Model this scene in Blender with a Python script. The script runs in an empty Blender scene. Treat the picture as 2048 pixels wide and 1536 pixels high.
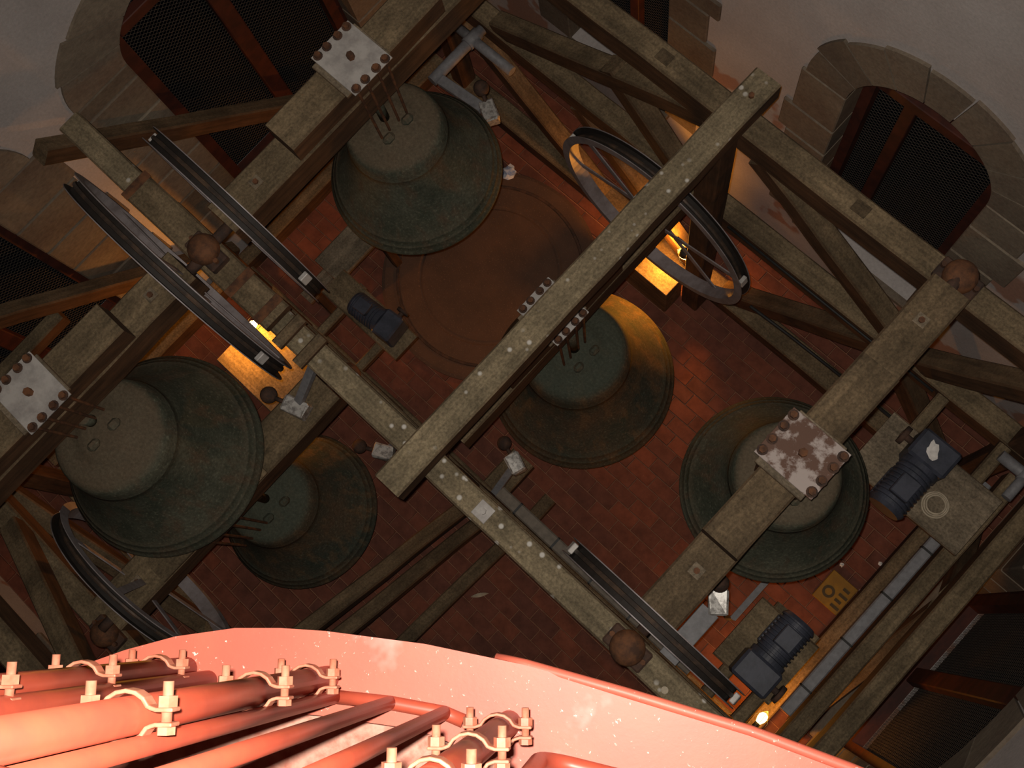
import bpy, bmesh, math, random
from mathutils import Matrix, Vector
random.seed(7)
S = bpy.context.scene
C = S.collection
PI = math.pi

# ------------------------------------------------------------------ camera
F_PX = 2194.0                       # focal length in pixels of the 2048 wide frame
R = ((0.72503839, 0.67865513, -0.11724564),      # world -> camera (x right, y down, z forward)
     (0.65062465, -0.73077374, -0.20653646),
     (-0.22584706, 0.07346396, -0.97138878))
H = 9.5                             # camera height above the belfry floor
cam_d = bpy.data.cameras.new('camera')
cam = bpy.data.objects.new('camera', cam_d)
C.objects.link(cam)
cam_d.sensor_width = 36.0
cam_d.lens = F_PX / 2048 * 36.0
cam_d.clip_start = 0.05
xr, yd, zf = Vector(R[0]), Vector(R[1]), Vector(R[2])
M3 = Matrix((xr, -yd, -zf)).transposed()
cam.matrix_world = Matrix.Translation((0, 0, H)) @ M3.to_4x4()
S.camera = cam

# ------------------------------------------------------------------ world, flash, exposure
w = bpy.data.worlds.new('night')
S.world = w
w.use_nodes = True
w.node_tree.nodes['Background'].inputs[0].default_value = (0.35, 0.4, 0.55, 1)
w.node_tree.nodes['Background'].inputs[1].default_value = 0.0015
fl = bpy.data.lights.new('camera_flash_offscreen', 'SPOT')
fl.energy = 690
fl.color = (1.0, 0.905, 0.79)
fl.spot_size = math.radians(84)
fl.spot_blend = 0.75
fl.shadow_soft_size = 0.02
flo = bpy.data.objects.new('camera_flash_offscreen', fl)
C.objects.link(flo)
flo.matrix_world = Matrix.Translation(Vector((0, 0, H)) - xr * 0.035 - yd * 0.045) @ M3.to_4x4()
S.view_settings.view_transform = 'Standard'
S.view_settings.look = 'None'
S.view_settings.gamma = 1.0
S.view_settings.use_curve_mapping = False
S.view_settings.exposure = 0.0

# ------------------------------------------------------------------ pixel helpers
def ray(px, py):
    a, b = (px - 1024) / F_PX, (py - 768) / F_PX
    return xr * a + yd * b + zf
def PZ(px, py, z):
    d = ray(px, py)
    return Vector((0, 0, H)) + d * ((z - H) / d.z)
def proj(p):
    q = Vector(p) - Vector((0, 0, H))
    c = Vector((xr.dot(q), yd.dot(q), zf.dot(q)))
    return c.x / c.z * F_PX + 1024, c.y / c.z * F_PX + 768

# ------------------------------------------------------------------ materials
class NT:
    def __init__(s, name):
        s.m = bpy.data.materials.new(name)
        s.m.use_nodes = True
        s.t = s.m.node_tree
        s.b = s.t.nodes['Principled BSDF']
        s.co = None
    def n(s, typ, **kw):
        o = s.t.nodes.new(typ)
        for k, v in kw.items():
            setattr(o, k, v)
        return o
    def l(s, a, b):
        s.t.links.new(a, b)
    def coord(s, scale=(1, 1, 1), kind='Object', rand=True):
        tc = s.n('ShaderNodeTexCoord')
        mp = s.n('ShaderNodeMapping')
        mp.inputs['Scale'].default_value = scale
        s.l(tc.outputs[kind], mp.inputs[0])
        if rand:
            oi = s.n('ShaderNodeObjectInfo')
            mu = s.n('ShaderNodeMath', operation='MULTIPLY')
            mu.inputs[1].default_value = 37.0
            s.l(oi.outputs['Random'], mu.inputs[0])
            s.l(mu.outputs[0], mp.inputs['Location'])
        return mp.outputs[0]
    def noise(s, vec, scale, detail=4, rough=0.6):
        o = s.n('ShaderNodeTexNoise')
        o.inputs['Scale'].default_value = scale
        o.inputs['Detail'].default_value = detail
        o.inputs['Roughness'].default_value = rough
        s.l(vec, o.inputs['Vector'])
        return o.outputs['Fac']
    def ramp(s, fac, stops):
        o = s.n('ShaderNodeValToRGB')
        e = o.color_ramp.elements
        while len(e) < len(stops):
            e.new(0.5)
        for i, (p, c) in enumerate(stops):
            e[i].position = p
            e[i].color = (c, c, c, 1) if isinstance(c, (int, float)) else (*c, 1)
        s.l(fac, o.inputs[0])
        return o.outputs[0]
    def mix(s, fac, a, b, blend='MIX'):
        o = s.n('ShaderNodeMix', data_type='RGBA', blend_type=blend)
        for i, v in ((0, fac), (6, a), (7, b)):
            if hasattr(v, 'is_linked'):
                s.l(v, o.inputs[i])
            elif i == 0:
                o.inputs[0].default_value = v
            else:
                o.inputs[i].default_value = (*v, 1)
        return o.outputs[2]
    def mul(s, a, b):
        o = s.n('ShaderNodeMath', operation='MULTIPLY')
        for i, v in enumerate((a, b)):
            if hasattr(v, 'is_linked'):
                s.l(v, o.inputs[i])
            else:
                o.inputs[i].default_value = v
        return o.outputs[0]
    def upness(s, lo=0.35, hi=0.85):
        g = s.n('ShaderNodeNewGeometry')
        x = s.n('ShaderNodeSeparateXYZ')
        s.l(g.outputs['Normal'], x.inputs[0])
        mr = s.n('ShaderNodeMapRange')
        mr.inputs[1].default_value = lo
        mr.inputs[2].default_value = hi
        s.l(x.outputs[2], mr.inputs[0])
        return mr.outputs[0]
    def bump(s, h, strength=0.3, dist=0.01):
        o = s.n('ShaderNodeBump')
        o.inputs['Strength'].default_value = strength
        o.inputs['Distance'].default_value = dist
        s.l(h, o.inputs['Height'])
        s.l(o.outputs[0], s.b.inputs['Normal'])
    def fin(s, col, rough=0.8, metal=0.0, spec=0.3):
        if hasattr(col, 'is_linked'):
            s.l(col, s.b.inputs['Base Color'])
        else:
            s.b.inputs['Base Color'].default_value = (*col, 1)
        s.b.inputs['Roughness'].default_value = rough
        s.b.inputs['Metallic'].default_value = metal
        s.b.inputs['Specular IOR Level'].default_value = spec
        return s.m

def wood(name, dust, side, specks=0.0, dustamt=1.0):
    t = NT(name)
    v = t.coord((1.0, 11, 11))
    g = t.noise(v, 2.2, 7, 0.65)
    v2 = t.coord((1, 1, 1))
    blot = t.noise(v2, 3.2, 5, 0.6)
    fine = t.noise(v2, 60, 3, 0.7)
    k = t.ramp(g, [(0.3, 0.45), (0.68, 1.25)])
    sc = t.mix(1.0, t.mix(t.ramp(blot, [(0.35, 0.0), (0.65, 1.0)]), side, tuple(c * 0.55 for c in side)), k, 'MULTIPLY')
    dc = t.mix(1.0, t.mix(t.ramp(blot, [(0.38, 0.0), (0.62, 1.0)]), dust, tuple(c * 0.58 for c in dust)), t.ramp(fine, [(0.32, 0.6), (0.68, 1.25)]), 'MULTIPLY')
    dc = t.mix(0.7, dc, t.mix(1.0, dc, k, 'MULTIPLY'))
    fac = t.mul(t.upness(0.3, 0.9), dustamt)
    col = t.mix(fac, sc, dc)
    if specks:
        vo = t.n('ShaderNodeTexVoronoi')
        vo.inputs['Scale'].default_value = 12
        t.l(v2, vo.inputs['Vector'])
        sp = t.ramp(vo.outputs['Distance'], [(0.12, 1.0), (0.22, 0.0)])
        cl = t.ramp(t.noise(v2, 1.7, 2), [(0.44, 0.0), (0.54, specks)])
        col = t.mix(t.mul(t.mul(sp, cl), t.upness(0.5, 0.9)), col, (0.62, 0.6, 0.56))
    t.bump(t.mix(0.5, g, fine), 0.35, 0.006)
    return t.fin(col, 0.88)

def blotchy(name, c1, c2, scale=6, lo=0.4, hi=0.6, rough=0.6, metal=0.0, c3=None, s3=40, bump=0.15, stretch=(1, 1, 1)):
    t = NT(name)
    v = t.coord(stretch)
    a = t.noise(v, scale, 6, 0.65)
    col = t.mix(t.ramp(a, [(lo, 0.0), (hi, 1.0)]), c1, c2)
    b = t.noise(v, s3, 3, 0.6)
    if c3:
        col = t.mix(t.ramp(b, [(0.62, 0.0), (0.7, 1.0)]), col, c3)
    t.bump(b, bump, 0.004)
    return t.fin(col, rough, metal)

def flat(name, c, rough=0.6, metal=0.0, spec=0.4):
    t = NT(name)
    v = t.coord()
    a = t.noise(v, 25, 3)
    col = t.mix(1.0, c, t.ramp(a, [(0.3, 0.75), (0.7, 1.15)]), 'MULTIPLY')
    return t.fin(col, rough, metal, spec)

def bellmat(name, g1, g2, br, dust):
    t = NT(name)
    v = t.coord((1, 1, 1))
    vs = t.coord((9, 9, 1.4))
    a = t.noise(v, 3.0, 6, 0.6)
    st = t.noise(vs, 1.0, 5, 0.6)
    f = t.noise(v, 55, 3, 0.7)
    col = t.mix(t.ramp(a, [(0.36, 0.0), (0.64, 1.0)]), g1, g2)
    col = t.mix(t.ramp(st, [(0.5, 0.0), (0.68, 0.8)]), col, br)
    col = t.mix(1.0, col, t.ramp(f, [(0.3, 0.65), (0.7, 1.3)]), 'MULTIPLY')
    col = t.mix(t.ramp(f, [(0.6, 0.0), (0.72, 0.55)]), col, (0.22, 0.225, 0.165))
    du = t.mul(t.upness(0.5, 0.9), t.ramp(a, [(0.25, 1.0), (0.7, 0.75)]))
    col = t.mix(du, col, t.mix(1.0, dust, t.ramp(f, [(0.3, 0.75), (0.7, 1.2)]), 'MULTIPLY'))
    t.bump(f, 0.2, 0.004)
    return t.fin(col, 0.8, 0.0, 0.2)

MT = {}
MT['beam'] = wood('weathered_oak', (0.222, 0.165, 0.098), (0.11, 0.055, 0.027))
MT['beam_spk'] = wood('oak_with_droppings', (0.285, 0.23, 0.145), (0.125, 0.062, 0.03), 1.0)
MT['beam_brown'] = wood('brown_oak', (0.175, 0.125, 0.073), (0.11, 0.054, 0.027))
MT['beam_low'] = MT['beam']            # the low timbers are the same oak as the top beams
MT['board'] = wood('pale_board', (0.27, 0.215, 0.15), (0.2, 0.12, 0.065))
MT['bell_green'] = bellmat('green_bronze', (0.05, 0.058, 0.042), (0.105, 0.107, 0.078), (0.108, 0.076, 0.05), (0.118, 0.09, 0.06))
MT['bell_brown'] = bellmat('brown_bronze', (0.1, 0.075, 0.05), (0.055, 0.065, 0.05), (0.17, 0.11, 0.06), (0.07, 0.082, 0.062))
MT['zinc'] = blotchy('zinc_plate', (0.52, 0.5, 0.48), (0.36, 0.34, 0.33), 9, 0.4, 0.62, 0.6, 0.2)
MT['zinc_rust'] = blotchy('rust_stained_zinc', (0.42, 0.36, 0.34), (0.13, 0.07, 0.05), 7, 0.45, 0.53, 0.65, 0.1)
MT['rust'] = blotchy('rusty_iron', (0.18, 0.078, 0.037), (0.075, 0.038, 0.024), 12, 0.4, 0.6, 0.8, 0.1)
MT['darkrust'] = blotchy('dark_rust', (0.09, 0.05, 0.035), (0.045, 0.03, 0.025), 14, 0.4, 0.6, 0.85)
MT['steel'] = blotchy('lavender_grey_steel', (0.3, 0.27, 0.28), (0.2, 0.17, 0.17), 8, 0.4, 0.65, 0.55, 0.2)
MT['steel_dark'] = blotchy('greasy_dark_steel', (0.045, 0.035, 0.03), (0.1, 0.065, 0.045), 10, 0.45, 0.65, 0.55, 0.2)
MT['groove'] = flat('black_grease', (0.018, 0.014, 0.012), 0.7)
MT['trunk'] = flat('grey_trunking', (0.21, 0.21, 0.225), 0.55)
MT['trunk_brown'] = flat('dusty_trunking', (0.15, 0.125, 0.1), 0.7)
MT['black'] = flat('black_band', (0.02, 0.02, 0.02), 0.6)
MT['motor'] = blotchy('blue_grey_enamel', (0.058, 0.064, 0.09), (0.038, 0.043, 0.06), 9, 0.4, 0.6, 0.5, 0.0)
MT['silver'] = blotchy('silver_tape', (0.55, 0.54, 0.52), (0.25, 0.24, 0.23), 30, 0.45, 0.6, 0.4, 0.3)
MT['cream'] = flat('cream_cable', (0.45, 0.38, 0.28), 0.6)
MT['redframe'] = blotchy('red_brown_paint', (0.085, 0.024, 0.016), (0.05, 0.017, 0.013), 8, 0.4, 0.6, 0.6)
MT['wire'] = flat('mesh_wire', (0.085, 0.07, 0.058), 0.7, 0.0)
MT['hatch'] = blotchy('brown_hatch', (0.11, 0.062, 0.042), (0.08, 0.048, 0.034), 3, 0.35, 0.65, 0.9, 0, (0.2, 0.12, 0.08), 90)
MT['white'] = flat('white_scrap', (0.7, 0.68, 0.66), 0.7)
MT['bluewhite'] = blotchy('blue_white_plastic', (0.7, 0.72, 0.78), (0.2, 0.3, 0.55), 6, 0.45, 0.55, 0.5)
MT['yellow'] = blotchy('yellow_board', (0.3, 0.17, 0.012), (0.22, 0.12, 0.012), 6, 0.4, 0.6, 0.6)
MT['print'] = flat('dark_print', (0.06, 0.045, 0.02), 0.7)
MT['lamphouse'] = flat('lamp_housing', (0.05, 0.045, 0.04), 0.5, 0.5)

t = NT('red_paint')                      # salmon red enamel with dust flecks
v = t.coord()
a = t.noise(v, 5, 4)
f = t.noise(v, 85, 3, 0.7)
col = t.mix(t.ramp(a, [(0.35, 0.0), (0.65, 1.0)]), (0.46, 0.1, 0.062), (0.39, 0.085, 0.056))
col = t.mix(t.ramp(f, [(0.66, 0.0), (0.73, 0.75)]), col, (0.8, 0.62, 0.55))
col = t.mix(t.ramp(t.noise(v, 3.1, 5), [(0.62, 0.0), (0.72, 0.35)]), col, (0.6, 0.5, 0.47))
t.bump(f, 0.1, 0.002)
MT['red'] = t.fin(col, 0.5, 0, 0.4)
t = NT('red_tube_paint')
v = t.coord()
col = t.mix(t.ramp(t.noise(v, 14, 4), [(0.35, 0.0), (0.65, 1.0)]), (0.40, 0.068, 0.035), (0.32, 0.055, 0.032))
MT['redtube'] = t.fin(col, 0.42, 0, 0.5)
t = NT('pale_bolt_paint')
v = t.coord()
col = t.mix(t.ramp(t.noise(v, 40, 3), [(0.4, 0.0), (0.6, 1.0)]), (0.4, 0.12, 0.07), (0.42, 0.17, 0.105))
MT['redbolt'] = t.fin(col, 0.5, 0, 0.4)

t = NT('checker_plate')                  # tread plate
v = t.coord((1, 1, 1), rand=False)
br = t.n('ShaderNodeTexBrick')
br.inputs['Scale'].default_value = 11
br.inputs['Mortar Size'].default_value = 0.03
t.l(v, br.inputs['Vector'])
t.bump(br.outputs['Fac'], -0.6, 0.004)
MT['tread'] = t.fin(t.mix(t.ramp(t.noise(v, 30, 4), [(0.4, 0.0), (0.65, 1.0)]), (0.5, 0.26, 0.2), (0.4, 0.13, 0.09)), 0.6)

t = NT('plaster')
v = t.coord(rand=False)
a = t.noise(v, 1.6, 6, 0.6)
f = t.noise(v, 45, 4, 0.7)
p = t.noise(v, 1.05, 4, 0.55)
col = t.mix(t.ramp(a, [(0.3, 0.0), (0.7, 1.0)]), (0.56, 0.52, 0.51), (0.43, 0.39, 0.38))
tc = t.n('ShaderNodeTexCoord')
sx = t.n('ShaderNodeSeparateXYZ')
t.l(tc.outputs['Object'], sx.inputs[0])
mr = t.n('ShaderNodeMapRange')
mr.inputs[1].default_value = 3.0
mr.inputs[2].default_value = 1.6
t.l(sx.outputs[2], mr.inputs[0])
peel = t.mul(t.ramp(p, [(0.545, 0.0), (0.565, 1.0)]), t.ramp(mr.outputs[0], [(0.35, 0.0), (0.4, 1.0)]))
col = t.mix(peel, col, (0.4, 0.23, 0.17))
col = t.mix(1.0, col, t.ramp(f, [(0.3, 0.86), (0.7, 1.08)]), 'MULTIPLY')
t.bump(f, 0.25, 0.006)
MT['plaster'] = t.fin(col, 0.93)

def stonemat(name, c1, c2):
    t = NT(name)
    v = t.coord()
    a = t.noise(v, 2.5, 6, 0.6)
    f = t.noise(v, 38, 4, 0.7)
    oi = t.n('ShaderNodeObjectInfo')
    col = t.mix(t.ramp(a, [(0.35, 0.0), (0.65, 1.0)]), c1, c2)
    col = t.mix(1.0, col, t.ramp(oi.outputs['Random'], [(0.0, 0.72), (1.0, 1.15)]), 'MULTIPLY')
    col = t.mix(1.0, col, t.ramp(f, [(0.3, 0.75), (0.7, 1.15)]), 'MULTIPLY')
    t.bump(f, 0.35, 0.008)
    return t.fin(col, 0.95)
MT['stone'] = stonemat('window_stone', (0.24, 0.2, 0.15), (0.17, 0.13, 0.1))
MT['mortar'] = flat('mortar', (0.42, 0.36, 0.3), 0.95)

t = NT('floor_brick')
v = t.coord()
oi = t.n('ShaderNodeObjectInfo')
gm = t.n('ShaderNodeNewGeometry')
ad = t.n('ShaderNodeMath', operation='ADD')
t.l(oi.outputs['Random'], ad.inputs[0])
t.l(gm.outputs['Random Per Island'], ad.inputs[1])
fr = t.n('ShaderNodeMath', operation='FRACT')
t.l(ad.outputs[0], fr.inputs[0])
a = t.noise(v, 9, 5, 0.65)
col = t.mix(fr.outputs[0], (0.19, 0.06, 0.035), (0.125, 0.048, 0.034))
col = t.mix(1.0, col, t.ramp(a, [(0.3, 0.7), (0.7, 1.25)]), 'MULTIPLY')
col = t.mix(t.ramp(t.noise(v, 120, 2), [(0.7, 0.0), (0.76, 0.5)]), col, (0.4, 0.24, 0.17))
t.bump(a, 0.2, 0.004)
MT['brick'] = t.fin(col, 0.85)
MT['joint'] = flat('floor_joint', (0.27, 0.125, 0.075), 0.95)

t = NT('lamp_glow')
t.b.inputs['Emission Color'].default_value = (1, 0.55, 0.12, 1)
t.b.inputs['Emission Strength'].default_value = 30
MT['glow'] = t.fin((1, 0.6, 0.2), 0.5)

# ------------------------------------------------------------------ object helpers
def tag(o, label=None, cat=None, group=None, kind=None):
    if label: o['label'] = label
    if cat: o['category'] = cat
    if group: o['group'] = group
    if kind: o['kind'] = kind
    return o
def empty(name, loc, label, cat, group=None):
    o = bpy.data.objects.new(name, None)
    o.location = loc
    o.empty_display_size = 0.1
    C.objects.link(o)
    o['root'] = 1
    del o['root']
    return tag(o, label, cat, group)
def world_loc(o):
    p = Vector(o.location)
    while o.parent:
        o = o.parent
        p = p + Vector(o.location)
    return p
def link(name, me, mat, parent=None, loc=(0, 0, 0), rot=None, smooth=False, kx=1.0):
    """loc/rot are world values; roots are unrotated empties or meshes at identity rotation"""
    o = bpy.data.objects.new(name, me)
    if mat and not me.materials:
        me.materials.append(mat)
    M = Matrix.Translation(loc)
    if rot is not None:
        M = M @ rot.to_4x4()
    if kx != 1.0:
        M = M @ Matrix.Diagonal((kx, 1, 1, 1))
    C.objects.link(o)
    if parent:
        o.parent = parent
        o.matrix_parent_inverse = PW[parent.name].inverted() if parent.name in PW else Matrix.Translation(-Vector(parent.location))
    o.matrix_basis = M
    PW[o.name] = M
    if smooth:
        for p in me.polygons:
            p.use_smooth = True
    return o
PW = {}
def mk(bm, name):
    me = bpy.data.meshes.new(name)
    bm.normal_update()
    bm.to_mesh(me)
    bm.free()
    return me
def box_bm(bm, size, M=Matrix.Identity(4), bevel=0.0):
    r = bmesh.ops.create_cube(bm, size=1.0, matrix=M @ Matrix.Diagonal((*size, 1)))
    if bevel:
        es = list({e for v_ in r['verts'] for e in v_.link_edges})
        bmesh.ops.bevel(bm, geom=es, offset=bevel, segments=1, affect='EDGES', profile=0.5)
def box(name, lo, hi, mat, parent=None, bevel=0.006):
    lo, hi = Vector(lo), Vector(hi)
    c, s = (lo + hi) / 2, hi - lo
    bm = bmesh.new()
    box_bm(bm, s, bevel=min(bevel, min(s) * 0.3))
    return link(name, mk(bm, name), mat, parent, c)
def timber(name, p0, p1, wdt, hgt, mat, parent=None, jit=0.004, bevel=0.012):
    """hand-hewn timber: local X along its length, local Z towards the sky"""
    p0, p1 = Vector(p0), Vector(p1)
    d = p1 - p0
    L = d.length
    x = d.normalized()
    up = Vector((0, 0, 1)) if abs(x.z) < 0.95 else Vector((0, 1, 0))
    y = up.cross(x).normalized()
    z = x.cross(y)
    rot = Matrix((x, y, z)).transposed()
    bm = bmesh.new()
    nseg = max(1, int(L / 0.35))
    b = min(bevel, wdt * .2, hgt * .2)
    prof = [(-wdt/2 + b, -hgt/2), (wdt/2 - b, -hgt/2), (wdt/2, -hgt/2 + b), (wdt/2, hgt/2 - b), (wdt/2 - b, hgt/2), (-wdt/2 + b, hgt/2), (-wdt/2, hgt/2 - b), (-wdt/2, -hgt/2 + b)]
    rings = []
    for i in range(nseg + 1):
        dy, dz = random.uniform(-jit, jit), random.uniform(-jit, jit)
        rings.append([bm.verts.new((-L/2 + L * i / nseg, yy + dy, zz + dz)) for yy, zz in prof])
    for a_, b_ in zip(rings, rings[1:]):
        for k in range(8):
            bm.faces.new((a_[k], b_[k], b_[(k+1) % 8], a_[(k+1) % 8]))
    bm.faces.new(rings[0])
    bm.faces.new(list(reversed(rings[-1])))
    bmesh.ops.recalc_face_normals(bm, faces=bm.faces)
    return link(name, mk(bm, name), mat, parent, (p0 + p1) / 2, rot)
def frame_of(d):
    z = Vector(d).normalized()
    a_ = Vector((1, 0, 0)) if abs(z.x) < 0.9 else Vector((0, 1, 0))
    x = a_.cross(z).normalized()
    return Matrix((x, z.cross(x), z)).transposed()
def rod(name, p0, p1, r, mat, parent=None, seg=14, r2=None):
    p0, p1 = Vector(p0), Vector(p1)
    bm = bmesh.new()
    bmesh.ops.create_cone(bm, cap_ends=True, segments=seg, radius1=r, radius2=r if r2 is None else r2, depth=(p1 - p0).length)
    o = link(name, mk(bm, name), mat, parent, (p0 + p1) / 2, frame_of(p1 - p0))
    if seg > 8:
        for p in o.data.polygons:
            p.use_smooth = len(p.vertices) == 4
    return o
def tube_path(name, pts, r, mat, parent=None, seg=10, closed=False):
    pts = [Vector(p) for p in pts]
    c0 = sum(pts, Vector()) / len(pts)
    bm = bmesh.new()
    rings = []
    n = len(pts)
    up = None
    for i, p in enumerate(pts):
        a_ = pts[i - 1] if (i > 0 or closed) else pts[i]
        b_ = pts[(i + 1) % n] if (i < n - 1 or closed) else pts[i]
        d = (b_ - a_).normalized()
        if up is None:
            up = frame_of(d).col[0].copy()
        up = (up - d * up.dot(d)).normalized()
        s_ = d.cross(up)
        rings.append([bm.verts.new(p - c0 + (up * math.cos(2*PI*k/seg) + s_ * math.sin(2*PI*k/seg)) * r) for k in range(seg)])
    for i in range(n if closed else n - 1):
        A_, B_ = rings[i], rings[(i + 1) % n]
        for k in range(seg):
            bm.faces.new((A_[k], A_[(k+1) % seg], B_[(k+1) % seg], B_[k]))
    if not closed:
        bm.faces.new(list(reversed(rings[0])))
        bm.faces.new(rings[-1])
    bmesh.ops.recalc_face_normals(bm, faces=bm.faces)
    return link(name, mk(bm, name), mat, parent, c0, smooth=True)
def lathe_me(name, prof, seg=64, axis='Z', closed=False):
    bm = bmesh.new()
    rings = []
    for r, h in prof:
        if r < 1e-5:
            rings.append([bm.verts.new((0, 0, h) if axis == 'Z' else (0, h, 0))])
        else:
            rings.append([bm.verts.new((r*math.cos(2*PI*k/seg), r*math.sin(2*PI*k/seg), h) if axis == 'Z' else (r*math.cos(2*PI*k/seg), h, r*math.sin(2*PI*k/seg))) for k in range(seg)])
    pr = list(zip(rings, rings[1:])) + ([(rings[-1], rings[0])] if closed else [])
    for A_, B_ in pr:
        for k in range(seg):
            q = (k + 1) % seg
            if len(A_) == 1 and len(B_) == 1:
                break
            if len(A_) == 1:
                bm.faces.new((A_[0], B_[k], B_[q]))
            elif len(B_) == 1:
                bm.faces.new((A_[k], A_[q], B_[0]))
            else:
                bm.faces.new((A_[k], A_[q], B_[q], B_[k]))
    bmesh.ops.recalc_face_normals(bm, faces=bm.faces)
    return mk(bm, name)

# ------------------------------------------------------------------ the tower: walls with paired arched openings
TX0, TX1, TY0, TY1 = -5.0, 1.62, -3.7, 3.2
TC = Vector(((TX0 + TX1) / 2, (TY0 + TY1) / 2, 0))
TH, THK = 11.5, 0.34
WR, SPR = 0.54, 3.04          # opening half width, springing and sill heights
def rz(a): return Matrix.Rotation(a, 3, 'Z')
walls = {}
HX, HY = (TX1 - TX0) / 2, (TY1 - TY0) / 2
wall_def = [('wall_west', Vector((TX0, TC.y, 0)), PI/2, (1.44, -1.62), HY),
            ('wall_north', Vector((TC.x, TY1, 0)), 0.0, (1.04, -1.45), HX + THK),
            ('wall_east', Vector((TX1, TC.y, 0)), -PI/2, (-1.36, 1.62), HY),
            ('wall_south', Vector((TC.x, TY0, 0)), PI, (-1.04, 1.45), HX + THK)]
NA = 16
arch = [(WR * math.cos(PI - PI*i/NA), SPR + WR * math.sin(PI - PI*i/NA)) for i in range(NA + 1)]
def kx_of(name, u):
    return 1.57 if name in ('wall_east', 'wall_west') else 1.0
SILLS = {'wall_west': 0.55, 'wall_east': 0.12, 'wall_north': 0.95, 'wall_south': 0.35}
def wall_mesh(name, us, hw):
    bm = bmesh.new()
    K = {u: kx_of(name, u) for u in us}
    SILL = SILLS[name]
    def quad(pts):
        bm.faces.new([bm.verts.new(p) for p in pts])
    for d in (0.0, THK):
        edges = [-hw]
        for u in sorted(us):
            edges += [u - WR*K[u], u + WR*K[u]]
        edges.append(hw)
        for i in range(0, len(edges), 2):
            quad([(edges[i], d, 0), (edges[i+1], d, 0), (edges[i+1], d, TH), (edges[i], d, TH)])
        for u in us:
            quad([(u - WR*K[u], d, 0), (u + WR*K[u], d, 0), (u + WR*K[u], d, SILL), (u - WR*K[u], d, SILL)])
            for (a0, z0), (a1, z1) in zip(arch, arch[1:]):
                quad([(u + a0*K[u], d, z0), (u + a1*K[u], d, z1), (u + a1*K[u], d, TH), (u + a0*K[u], d, TH)])
    for u in us:
        quad([(u - WR*K[u], 0, SILL), (u + WR*K[u], 0, SILL), (u + WR*K[u], THK, SILL), (u - WR*K[u], THK, SILL)])
        ring = [(-WR, SILL)] + arch + [(WR, SILL)]
        for (a0, z0), (a1, z1) in zip(ring, ring[1:]):
            quad([(u + a0*K[u], 0, z0), (u + a0*K[u], THK, z0), (u + a1*K[u], THK, z1), (u + a1*K[u], 0, z1)])
    for s in (-hw, hw):
        quad([(s, 0, 0), (s, THK, 0), (s, THK, TH), (s, 0, TH)])
    quad([(-hw, 0, TH), (hw, 0, TH), (hw, THK, TH), (-hw, THK, TH)])
    quad([(-hw, 0, 0), (hw, 0, 0), (hw, THK, 0), (-hw, THK, 0)])
    bmesh.ops.remove_doubles(bm, verts=bm.verts, dist=1e-4)
    bmesh.ops.recalc_face_normals(bm, faces=bm.faces)
    return mk(bm, name)
# shared window pieces (local x along the wall, y outwards, z up)
def ring_strip(r0, r1, a0, a1, y0, y1, n=4, cz=SPR, bm=None):
    """wedge of an arch ring"""
    own = bm is None
    bm = bm or bmesh.new()
    L_ = []
    for i in range(n + 1):
        a_ = a0 + (a1 - a0) * i / n
        c, s = math.cos(a_), math.sin(a_)
        L_.append([bm.verts.new((r0*c, y0, cz + r0*s)), bm.verts.new((r1*c, y0, cz + r1*s)), bm.verts.new((r1*c, y1, cz + r1*s)), bm.verts.new((r0*c, y1, cz + r0*s))])
    for A_, B_ in zip(L_, L_[1:]):
        for k in range(4):
            bm.faces.new((A_[k], A_[(k+1) % 4], B_[(k+1) % 4], B_[k]))
    bm.faces.new(L_[0]); bm.faces.new(L_[-1])
    bmesh.ops.recalc_face_normals(bm, faces=bm.faces)
    return bm
def wire_mesh(SILL, kx):
    bm = bmesh.new()
    pitch, r = 0.030, 0.0014
    WR = 0.54 * kx
    AR = 0.54
    def inside(x, z):
        return abs(x) < WR and z > SILL and (z < SPR or (x/kx)**2 + (z - SPR)**2 < AR*AR)
    for sgn in (1, -1):
        # gentle lozenge slope like expanded mesh
        dx, dz = 0.8, 0.6 * sgn
        nx, nz = -dz, dx
        n = int(2.6 / pitch)
        for i in range(-n, n):
            ox, oz = nx * i * pitch, 1.9 + nz * i * pitch
            ts = [k * 0.02 for k in range(-100, 101) if inside(ox + dx*k*0.02, oz + dz*k*0.02)]
            if len(ts) < 2:
                continue
            a_, b_ = (ox + dx*ts[0], oz + dz*ts[0]), (ox + dx*ts[-1], oz + dz*ts[-1])
            vs = []
            for (px_, pz_) in (a_, b_):
                vs.append([bm.verts.new((px_ + nx*q*r, y_*r, pz_ + nz*q*r)) for q, y_ in ((1, 0), (-0.5, 0.9), (-0.5, -0.9))])
            for k in range(3):
                bm.faces.new((vs[0][k], vs[0][(k+1) % 3], vs[1][(k+1) % 3], vs[1][k]))
    return mk(bm, 'wire_mesh')
FD = 0.2                                   # depth of the timber frame in the opening
def frame_me(SILL):
    bm = ring_strip(WR - 0.085, WR + 0.0, 0, PI, FD, FD + 0.09, 20)
    for s in (-1, 1):
        box_bm(bm, (0.085, 0.09, SPR - SILL), Matrix.Translation((s * (WR - 0.0425), FD + 0.045, (SPR + SILL) / 2)))
    box_bm(bm, (2*WR - 0.17, 0.09, 0.08), Matrix.Translation((0, FD + 0.045, SILL + 0.04)))
    return mk(bm, 'window_frame')
bm = bmesh.new(); box_bm(bm, (2*WR - 0.175, 0.08, 0.1), bevel=0.006); ME_TRANS = mk(bm, 'transom')
NV = 9
ME_VOUS = [mk(ring_strip(WR - 0.012, WR + 0.3 + (0.025 if k % 2 else 0), PI*(k/NV) + 0.008, PI*((k+1)/NV) - 0.008, -0.022, FD - 0.005, 4), 'voussoir') for k in range(NV)]
wi = 0
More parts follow.
